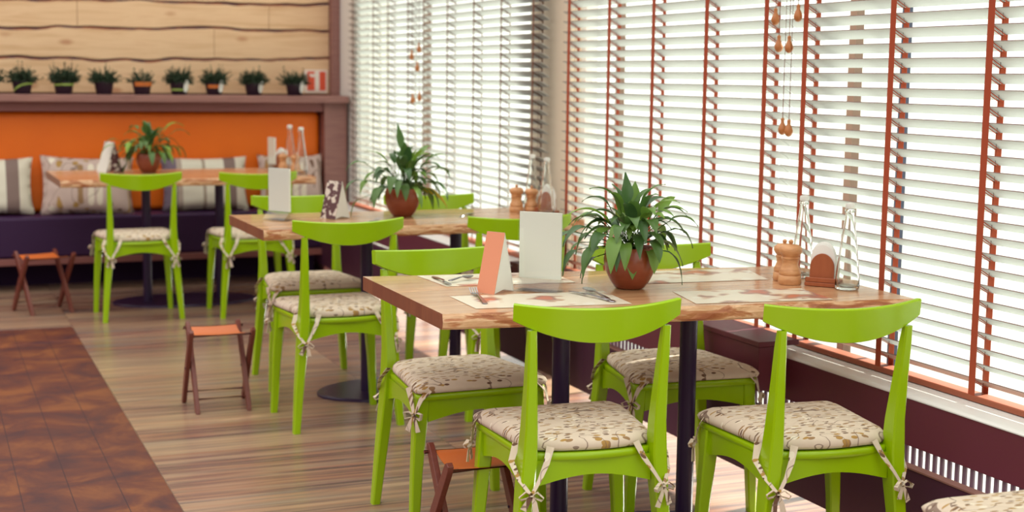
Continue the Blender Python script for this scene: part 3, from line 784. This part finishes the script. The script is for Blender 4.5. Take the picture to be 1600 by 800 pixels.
lily((1.885, 5.74, .751), 23, 64, 'potted lily with one yellowing leaf on the middle table', 1.25,
     [(R(110), R(80), .17, .11, .022, .2, .2, 0, .4), (R(180), R(45), .18, .10, .016, 1.2, .25), (R(175), R(25), .19, .10, .018, 1.6, .15), (R(10), R(40), .17, .09, .016, 1.5, .35),
      (R(-5), R(10), .06, .14, .030, .9, .9, .9, .5), (R(0), R(55), .15, .11, .020, .9, .6), (R(30), R(62), .16, .10, .020, .9, .5), (R(160), R(5), .17, .09, .018, 2.2, .3), (R(-30), R(20), .12, .10, .018, 2.0, .3)], scale=1.06)
lily((1.255, 8.66, .751), 31, 70, 'potted lily on the farthest table against the orange backrest', 1.3,
     [(R(20), R(62), .18, .15, .018, 1.2, .95), (R(170), R(38), .20, .11, .018, 1.5, .35), (R(180), R(28), .22, .12, .018, 1.6, .7), (R(-140), R(50), .12, .10, .028, 2.0, 1.0),
      (R(10), R(30), .17, .10, .018, 1.8, .25), (R(120), R(60), .19, .10, .018, 1.4, .3), (R(150), R(-5), .14, .10, .018, 2, .1), (R(5), R(50), .2, .12, .016, 1.2, .3)])

# ------------------------------------------------------------------ shelf herbs
def herb(x, seed, wig, label, ribbon=None, band=None, tagp=False, dens=1.0, tilt=0):
    root = empty('herb_pot', (x, 9.36, 1.2005), 0, label, 'herb pot', 'small herb pots on the shelf'); root.scale = (1.26, 1.26, 1.12)
    MB().lathe([(.036, 0), (.038, .002), (.048, .062), (.0505, .064), (.0505, .072), (.047, .072), (.046, .064)], 20).build('pot', MT['black_pot'], root, smooth=True)
    rnd = random.Random(seed); mb = MB()
    for i in range(int(240*dens)):
        az = rnd.uniform(0, 2*PI); el = R(rnd.uniform(5, 85)); r0 = rnd.uniform(0, .04)
        p = Vector((math.cos(az)*r0, math.sin(az)*r0, .066)); d = Vector((math.cos(az)*math.cos(el), math.sin(az)*math.cos(el), math.sin(el)))
        ln = rnd.uniform(.035, .075)*(1.4 if rnd.random() < .12 else 1)*(.62+.62*math.sin(el)); pts = [p, p+d*ln*.5, p+d*ln+Vector((0, 0, -.012))]
        mb.ribbon(pts, [.004, .008, .002], Vector((rnd.uniform(-1, 1), rnd.uniform(-1, 1), .3)), .001)
        for _ in range(2):
            q = p+d*ln*rnd.uniform(.4, 1); s2 = .008; e1 = Vector((rnd.uniform(-1, 1), rnd.uniform(-1, 1), rnd.uniform(-1, 1))).normalized()*s2; e2 = e1.cross(Vector((rnd.uniform(-1, 1), .3, 1))).normalized()*s2*.7
            mb.add([q-e1, q-e2, q+e1, q+e2], [(0, 1, 2, 3)])
    mb.build('foliage', MT['tuft'], root)
    def arc(a0, a1, z0, z1, zh, mm, nm):
        rings = []
        for i in range(11):
            a = R(a0+(a1-a0)*i/10); z = z0+(z1-z0)*math.sin(PI*min(1, i/7)/2 if True else 0)
            rr = .038+.012*(z+.01)/.08+.003
            rings.append([Vector((math.cos(a)*(rr+e), math.sin(a)*(rr+e), z+f)) for e, f in ((0, -zh), (.002, -zh), (.002, zh), (0, zh))])
        MB().loft(rings).build(nm, mm, root)
    if ribbon: arc(-150, -20, ribbon[0], ribbon[1], .005, MT['ribbon_green'], 'ribbon')
    if band: arc(-140, -30, band[0], band[1], band[2], MT['ribbon_orange'], 'band')
    if tagp:
        a = R(-62 if tagp is True else tagp); q = .056
        M_ = Matrix.Translation((math.cos(a)*q, math.sin(a)*q, .050)) @ Matrix.Rotation(a+PI/2, 4, 'Z') @ Matrix.Rotation(R(10), 4, 'Y')
        poly = [(.014*math.cos(2*PI*k/20), .036*math.sin(2*PI*k/20)*1.0) for k in range(20)]
        mb = MB(); mb.loft([[M_ @ Vector((px_, yy, pz)) for px_, pz in poly] for yy in (-.001, .001)])
        mb.build('plant_label', MT['white_card'], root)
    return root
herb(.405, 1, 0, 'dark herb pot on the shelf cut off by the left edge of the photo')
herb(.600, 2, 0, 'herb pot with a looping lime ribbon, first full one from the left on the shelf', ribbon=(.02, .058))
herb(.845, 3, 0, 'bushy herb pot with a straight lime ribbon, second full one on the shelf', ribbon=(.052, .055), dens=1.3)
herb(1.090, 4, 0, 'plain dark herb pot between the ribboned pots and the sparse pot', dens=.8)
herb(1.325, 5, 0, 'sparse herb pot with an orange band and thin stalks on the shelf', band=(.06, .06, .012), dens=.22)
herb(1.560, 6, 0, 'herb pot with a lime mark beside a white label on the shelf', ribbon=(.03, .03), tagp=True, dens=1.2)
herb(1.785, 7, 0, 'herb pot with a white label over an orange band on the shelf', band=(.05, .05, .01), tagp=True)
herb(2.045, 8, 0, 'tall bushy herb pot with a white label, left of the last pot on the shelf', tagp=True, dens=1.2)
herb(2.320, 9, 0, 'herb pot with a large white label next to the red sign', tagp=True, dens=.8)

# red and white sign on the boards
sg = empty('wall_sign', (2.520, 9.571, 1.295), 0, 'square red sign with a white figure at the right end of the board wall', 'sign')
MB().span(-.078, .078, -.003, .003, -.078, .078).build('plate', MT['sign_white'], sg)
MB().span(-.062, .066, -.006, -.0035, -.062, .066).build('red_field', MT['red'], sg)
mb = MB(); poly = [(-.010, -.062), (.022, -.062), (.022, .066), (-.006, .066), (-.018, .046), (-.044, .052), (-.048, .040), (-.030, .026), (-.010, .030)]
mb.loft([[Vector((x, y, z)) for x, z in poly] for y in (-.008, -.0065)]); mb.build('figure', MT['sign_white'], sg)

# ------------------------------------------------------------------ things on the tables
ZT_ = .7508
def menu_board(loc, wx, h, a, label, card_h=.86):
    o = empty('menu_stand', (*loc, ZT_), R(a), label, 'menu stand', 'clear upright menu stands')
    MB().span(-wx/2, wx/2, -.0035, .0035, .036, h).build('card', MT['grey_card'], o)
    mb = MB().span(-wx/2-.003, wx/2+.003, -.0065, -.0045, .0, h+.003); mb.span(-wx/2-.003, wx/2+.003, .0045, .0065, .0, h+.003)
    mb.build('clear_sleeve', MT['acrylic'], o)
    mb = MB().span(-wx/2-.003, wx/2+.003, -.040, .040, 0, .003)
    for s_ in (-1, 1):
        mb.loft([[Vector((x, y, z)) for y, z in ((s_*.0075, .035), (s_*.0095, .035), (s_*.040, .0035), (s_*.036, .0035))] for x in (-wx/2-.003, wx/2+.003)])
    mb.build('foot', MT['acrylic'], o, bevel=.0008)
    return o
menu_board((1.592, 3.613), .125, .222, -45, 'blank upright menu stand on the nearest table, right of the peach tent card')
menu_board((1.352, 5.725), .118, .212, -58, 'blank upright menu stand at the left end of the middle table')
menu_board((2.02, 8.75), .10, .20, -78, 'mauve looking clear menu stand seen edge on at the right of the farthest table')

def tent(loc, a, ln, dp, h, front, side, label):
    """folded card: ridge along local y, sloped faces to -x and +x, closed end at -y"""
    o = empty('tent_card', (*loc, ZT_), R(a), label, 'tent card')
    c = .0012
    def slab(x0, x1):
        return [[Vector((x0, y, 0)), Vector((x0+c*2*(1 if x0 < 0 else -1), y, 0)), Vector((x1+c*(1 if x0 < 0 else -1), y, h-.004)), Vector((x1, y, h))] for y in (-ln/2, ln/2)]
    MB().loft(slab(-dp/2, -.0005)).build('front_leaf', front, o); MB().loft(slab(dp/2, .0005)).build('rear_leaf', side, o)
    poly = [(-dp/2+.003, .0015), (0, .010), (dp/2-.003, .0015), (.0, h-.006)]
    MB().loft([[Vector((x, y, z)) for x, z in poly] for y in (-ln/2+.001, -ln/2+.002)]).build('end_flap', side, o)
    return o
tent((1.468, 3.640), 30, .062, .092, .168, MT['peach_card'], MT['white_card'], 'plain peach and white tent card on the nearest table')
tent((1.590, 5.74), 30, .085, .09, .155, MT['picture'], MT['white_card'], 'picture tent card on the middle table beside the blank menu stand')
tent((1.045, 8.76), 205-180, .10, .12, .18, MT['white_card'], MT['picture'], 'picture tent card on the farthest table left of the lily')

def mill(loc, label, s=1.0, m=MT['beech']):
    o = empty('pepper_mill', (*loc, ZT_), 0, label, 'pepper mill', 'turned wooden mills'); o.scale = (s,)*3
    MB().lathe([(.029, 0), (.0305, .004), (.0295, .022), (.0275, .024), (.0290, .027), (.0285, .034), (.0245, .042), (.0205, .052), (.0215, .060), (.0235, .066)], 32).build('body', m, o, smooth=True, angle=50)
    MB().lathe([(.0235, .0665), (.0245, .070), (.021, .073), (.025, .077), (.0300, .086), (.0290, .096), (.021, .103), (.008, .105)], 32).build('head', m, o, smooth=True, angle=60)
    MB().lathe([(.004, .1048), (.0055, .108), (.0065, .113), (.003, .117)], 12).build('knob', m, o, smooth=True)
    return o
mill((2.352, 3.515), 'turned wooden mill on the nearest table, standing in front beside the napkin holder', 1.12)
mill((2.380, 3.590), 'turned wooden mill on the nearest table, hidden behind the front mill', 1.05)
mill((2.425, 5.775), 'turned wooden mill on the middle table, left one of its pair', 1.05)
mill((2.490, 5.760), 'turned wooden mill on the middle table, right one of its pair', 1.0)
mill((2.060, 8.62), 'turned wooden mill on the farthest table, left one of its pair', 1.0)
mill((2.118, 8.55), 'turned wooden mill on the farthest table, right one beside the bottles', .95)

def holder(loc, a, label):
    o = empty('napkin_holder', (*loc, ZT_), R(a), label, 'napkin holder', 'arched wooden napkin holders')
    arch = [(-.036, .012)]+[(-.036*math.cos(PI*k/18), .052+.044*math.sin(PI*k/18)) for k in range(19)]+[(.036, .012)]
    MB().loft([[Vector((x, y, z)) for x, z in arch] for y in (-.020, -.014)]).build('front_plate', MT['holder'], o, bevel=.0012)
    MB().loft([[Vector((x, y, z)) for x, z in arch] for y in (.014, .020)]).build('rear_plate', MT['holder'], o, bevel=.0012)
    MB().span(-.048, .048, -.030, .030, 0, .012).build('base', MT['holder'], o, bevel=.002)
    MB().span(-.046, .046, -.030, -.0215, .0125, .026).build('front_ledge', MT['holder'], o, bevel=.002)
    n = empty('napkin_stack', (*loc, ZT_+.0125), R(a), label.replace('arched wooden napkin holder', 'white paper napkins standing in the napkin holder'), 'napkins', 'napkins in the holders')
    mb = MB()
    for k in range(6):
        y = -.0132+k*.0044; hh = .118-.004*abs(k-2)
        pl = [(-.036, 0)]+[(-.036*math.cos(PI*j/12), hh-.045+.044*math.sin(PI*j/12)) for j in range(13)]+[(.036, 0)]
        mb.loft([[Vector((x, y+yy, z)) for x, z in pl] for yy in (0, .0038)])
    mb.build('napkins', MT['napkin'], n, smooth=True)
holder((2.428, 3.455), -50, 'arched wooden napkin holder on the nearest table')
holder((2.540, 5.700), -50, 'arched wooden napkin holder on the middle table')
holder((2.105, 8.85), -50, 'arched wooden napkin holder on the farthest table')

def bottle(loc, label, s=1.0):
    o = empty('glass_bottle', (*loc, ZT_), 0, label, 'bottle', 'tall clear glass bottles'); o.scale = (s,)*3
    out = [(.030, 0), (.034, .003), (.0352, .012), (.034, .035), (.029, .085), (.0225, .140), (.0165, .185), (.0130, .210), (.0125, .222), (.0150, .224), (.0150, .230), (.0125, .232)]
    inn = [(.0100, .232), (.0100, .205), (.0135, .180), (.0195, .138), (.0262, .085), (.0312, .035), (.032, .014), (.028, .008), (.002, .007)]
    MB().lathe(out+inn, 32, cap=True).build('glass_body', MT['bottle'], o, smooth=True, angle=50)
    MB().lathe([(.0085, .2325), (.0135, .234), (.0140, .242), (.0125, .248), (.004, .250)], 20).build('stopper', MT['cap'], o, smooth=True)
    return o
bottle((2.452, 3.372), 'clear glass bottle on the nearest table, right of the napkin holder')
bottle((2.470, 3.628), 'clear glass bottle on the nearest table, behind the wooden mill')
bottle((2.500, 5.62), 'clear glass bottle on the middle table, right of the napkin holder')
bottle((2.535, 5.86), 'clear glass bottle on the middle table, behind the two mills')
bottle((2.120, 8.69), 'clear glass bottle on the farthest table, left one of its pair', 1.12)
bottle((2.100, 8.33), 'clear glass bottle on the farthest table, right one of its pair', 1.12)

# placemats on the nearest table
def placemat(c4, seed, label):
    cx = sum(c[0] for c in c4)/4; cy = sum(c[1] for c in c4)/4
    o = MB().prism([(x-cx, y-cy) for x, y in c4], 0, .0006).build('placemat', matpaper('printed_paper_%d' % seed, seed), loc=(cx, cy, ZT_))
    return tag(o, label, 'placemat', 'printed paper placemats')
placemat([(1.372, 3.775), (1.760, 3.735), (1.775, 3.965), (1.362, 4.005)], 1, 'printed paper placemat at the back left of the nearest table')
placemat([(1.312, 3.385), (1.735, 3.330), (1.762, 3.555), (1.318, 3.600)], 2, 'printed paper placemat at the front left of the nearest table')
placemat([(1.955, 3.650), (2.340, 3.610), (2.405, 3.845), (1.990, 3.895)], 3, 'printed paper placemat at the back right of the nearest table, behind the lily')
placemat([(1.900, 3.275), (2.300, 3.222), (2.330, 3.425), (1.945, 3.485)], 4, 'printed paper placemat at the front right of the nearest table')

# cutlery
def piece(kind, p0, p1, label, z=.7522, handle=MT['chrome']):
    p0 = Vector((*p0, 0)); p1 = Vector((*p1, 0)); d = p1-p0; ln = d.length
    o = empty(kind, (p0.x, p0.y, z), math.atan2(d.y, d.x), label, kind, 'cutlery on the nearest table')
    rings = []
    hl = ln*.62
    for u, wd, zz in ((0, .004, .001), (.06, .0075, .001), (.35, .0065, .003), (.8, .0035, .006), (1, .0028, .006)):
        x = u*hl; rings.append([Vector((x, -wd, zz)), Vector((x, wd, zz)), Vector((x, wd*.8, zz+.0022)), Vector((x, -wd*.8, zz+.0022))])
    MB().loft(rings).build('handle', handle, o, smooth=True, angle=50)
    if kind == 'fork':
        mb = MB(); r2_ = []
        for u, wd, zz in ((0, .003, .006), (.25, .009, .003), (.5, .0115, .002), (.6, .0115, .003)):
            x = hl+u*(ln-hl); r2_.append([Vector((x, -wd, zz)), Vector((x, wd, zz)), Vector((x, wd, zz+.0015)), Vector((x, -wd, zz+.0015))])
        mb.loft(r2_)
        for k in range(4):
            yy = -.0098+k*.0065; mb.loft([[Vector((hl+u*(ln-hl), yy-.0013, zz)), Vector((hl+u*(ln-hl), yy+.0013, zz)), Vector((hl+u*(ln-hl), yy+.0013, zz+.0014)), Vector((hl+u*(ln-hl), yy-.0013, zz+.0014))] for u, zz in ((.58, .003), (.8, .007), (1, .013))])
        mb.build('tines', MT['chrome'], o)
    elif kind == 'spoon':
        mb = MB(); vs = []; fs = []; n = 16; a_ = (ln-hl)/2
        cx_ = hl+a_
        rg = []
        for rr, zz in ((1, .007), (.97, .006), (.7, .0025), (.35, .0008), (.05, .0003)):
            rg.append([Vector((cx_+a_*rr*math.cos(2*PI*k/n), .0145*rr*math.sin(2*PI*k/n), zz)) for k in range(n)])
        rg2 = [[p+Vector((0, 0, .0012)) for p in r_] for r_ in reversed(rg)]
        mb.loft(rg+rg2[:0]); mb.loft(rg2); mb.build('bowl', MT['chrome'], o, smooth=True, angle=60)
    else:
        rings = []
        for u, wa, wb in ((0, .003, .003), (.15, .009, .004), (.7, .009, .004), (1, .001, .003)):
            x = hl+u*(ln-hl); rings.append([Vector((x, -wa, .004)), Vector((x, wb, .004)), Vector((x, wb, .0052)), Vector((x, -wa, .0052))])
        MB().loft(rings).build('blade', MT['chrome'], o)
    return o
piece('fork', (1.360, 3.440), (1.400, 3.640), 'steel fork lying across the front left placemat')
piece('spoon', (1.690, 3.375), (1.705, 3.560), 'steel spoon beside the lily, on the front left placemat', .757)
piece('knife', (1.700, 3.360), (1.655, 3.555), 'steel knife under the spoon on the front left placemat')
piece('knife', (1.395, 3.955), (1.385, 3.775), 'dark handled knife on the back left placemat', handle=MT['mahogany'])
piece('spoon', (1.400, 3.830), (1.490, 3.880), 'steel spoon on the back left placemat', .757)
piece('spoon', (2.10, 5.62), (2.19, 5.70), 'spoon lying on the middle table right of its lily', .7522)
piece('fork', (1.62, 5.45), (1.72, 5.56), 'fork lying near the front edge of the middle table', .7522)
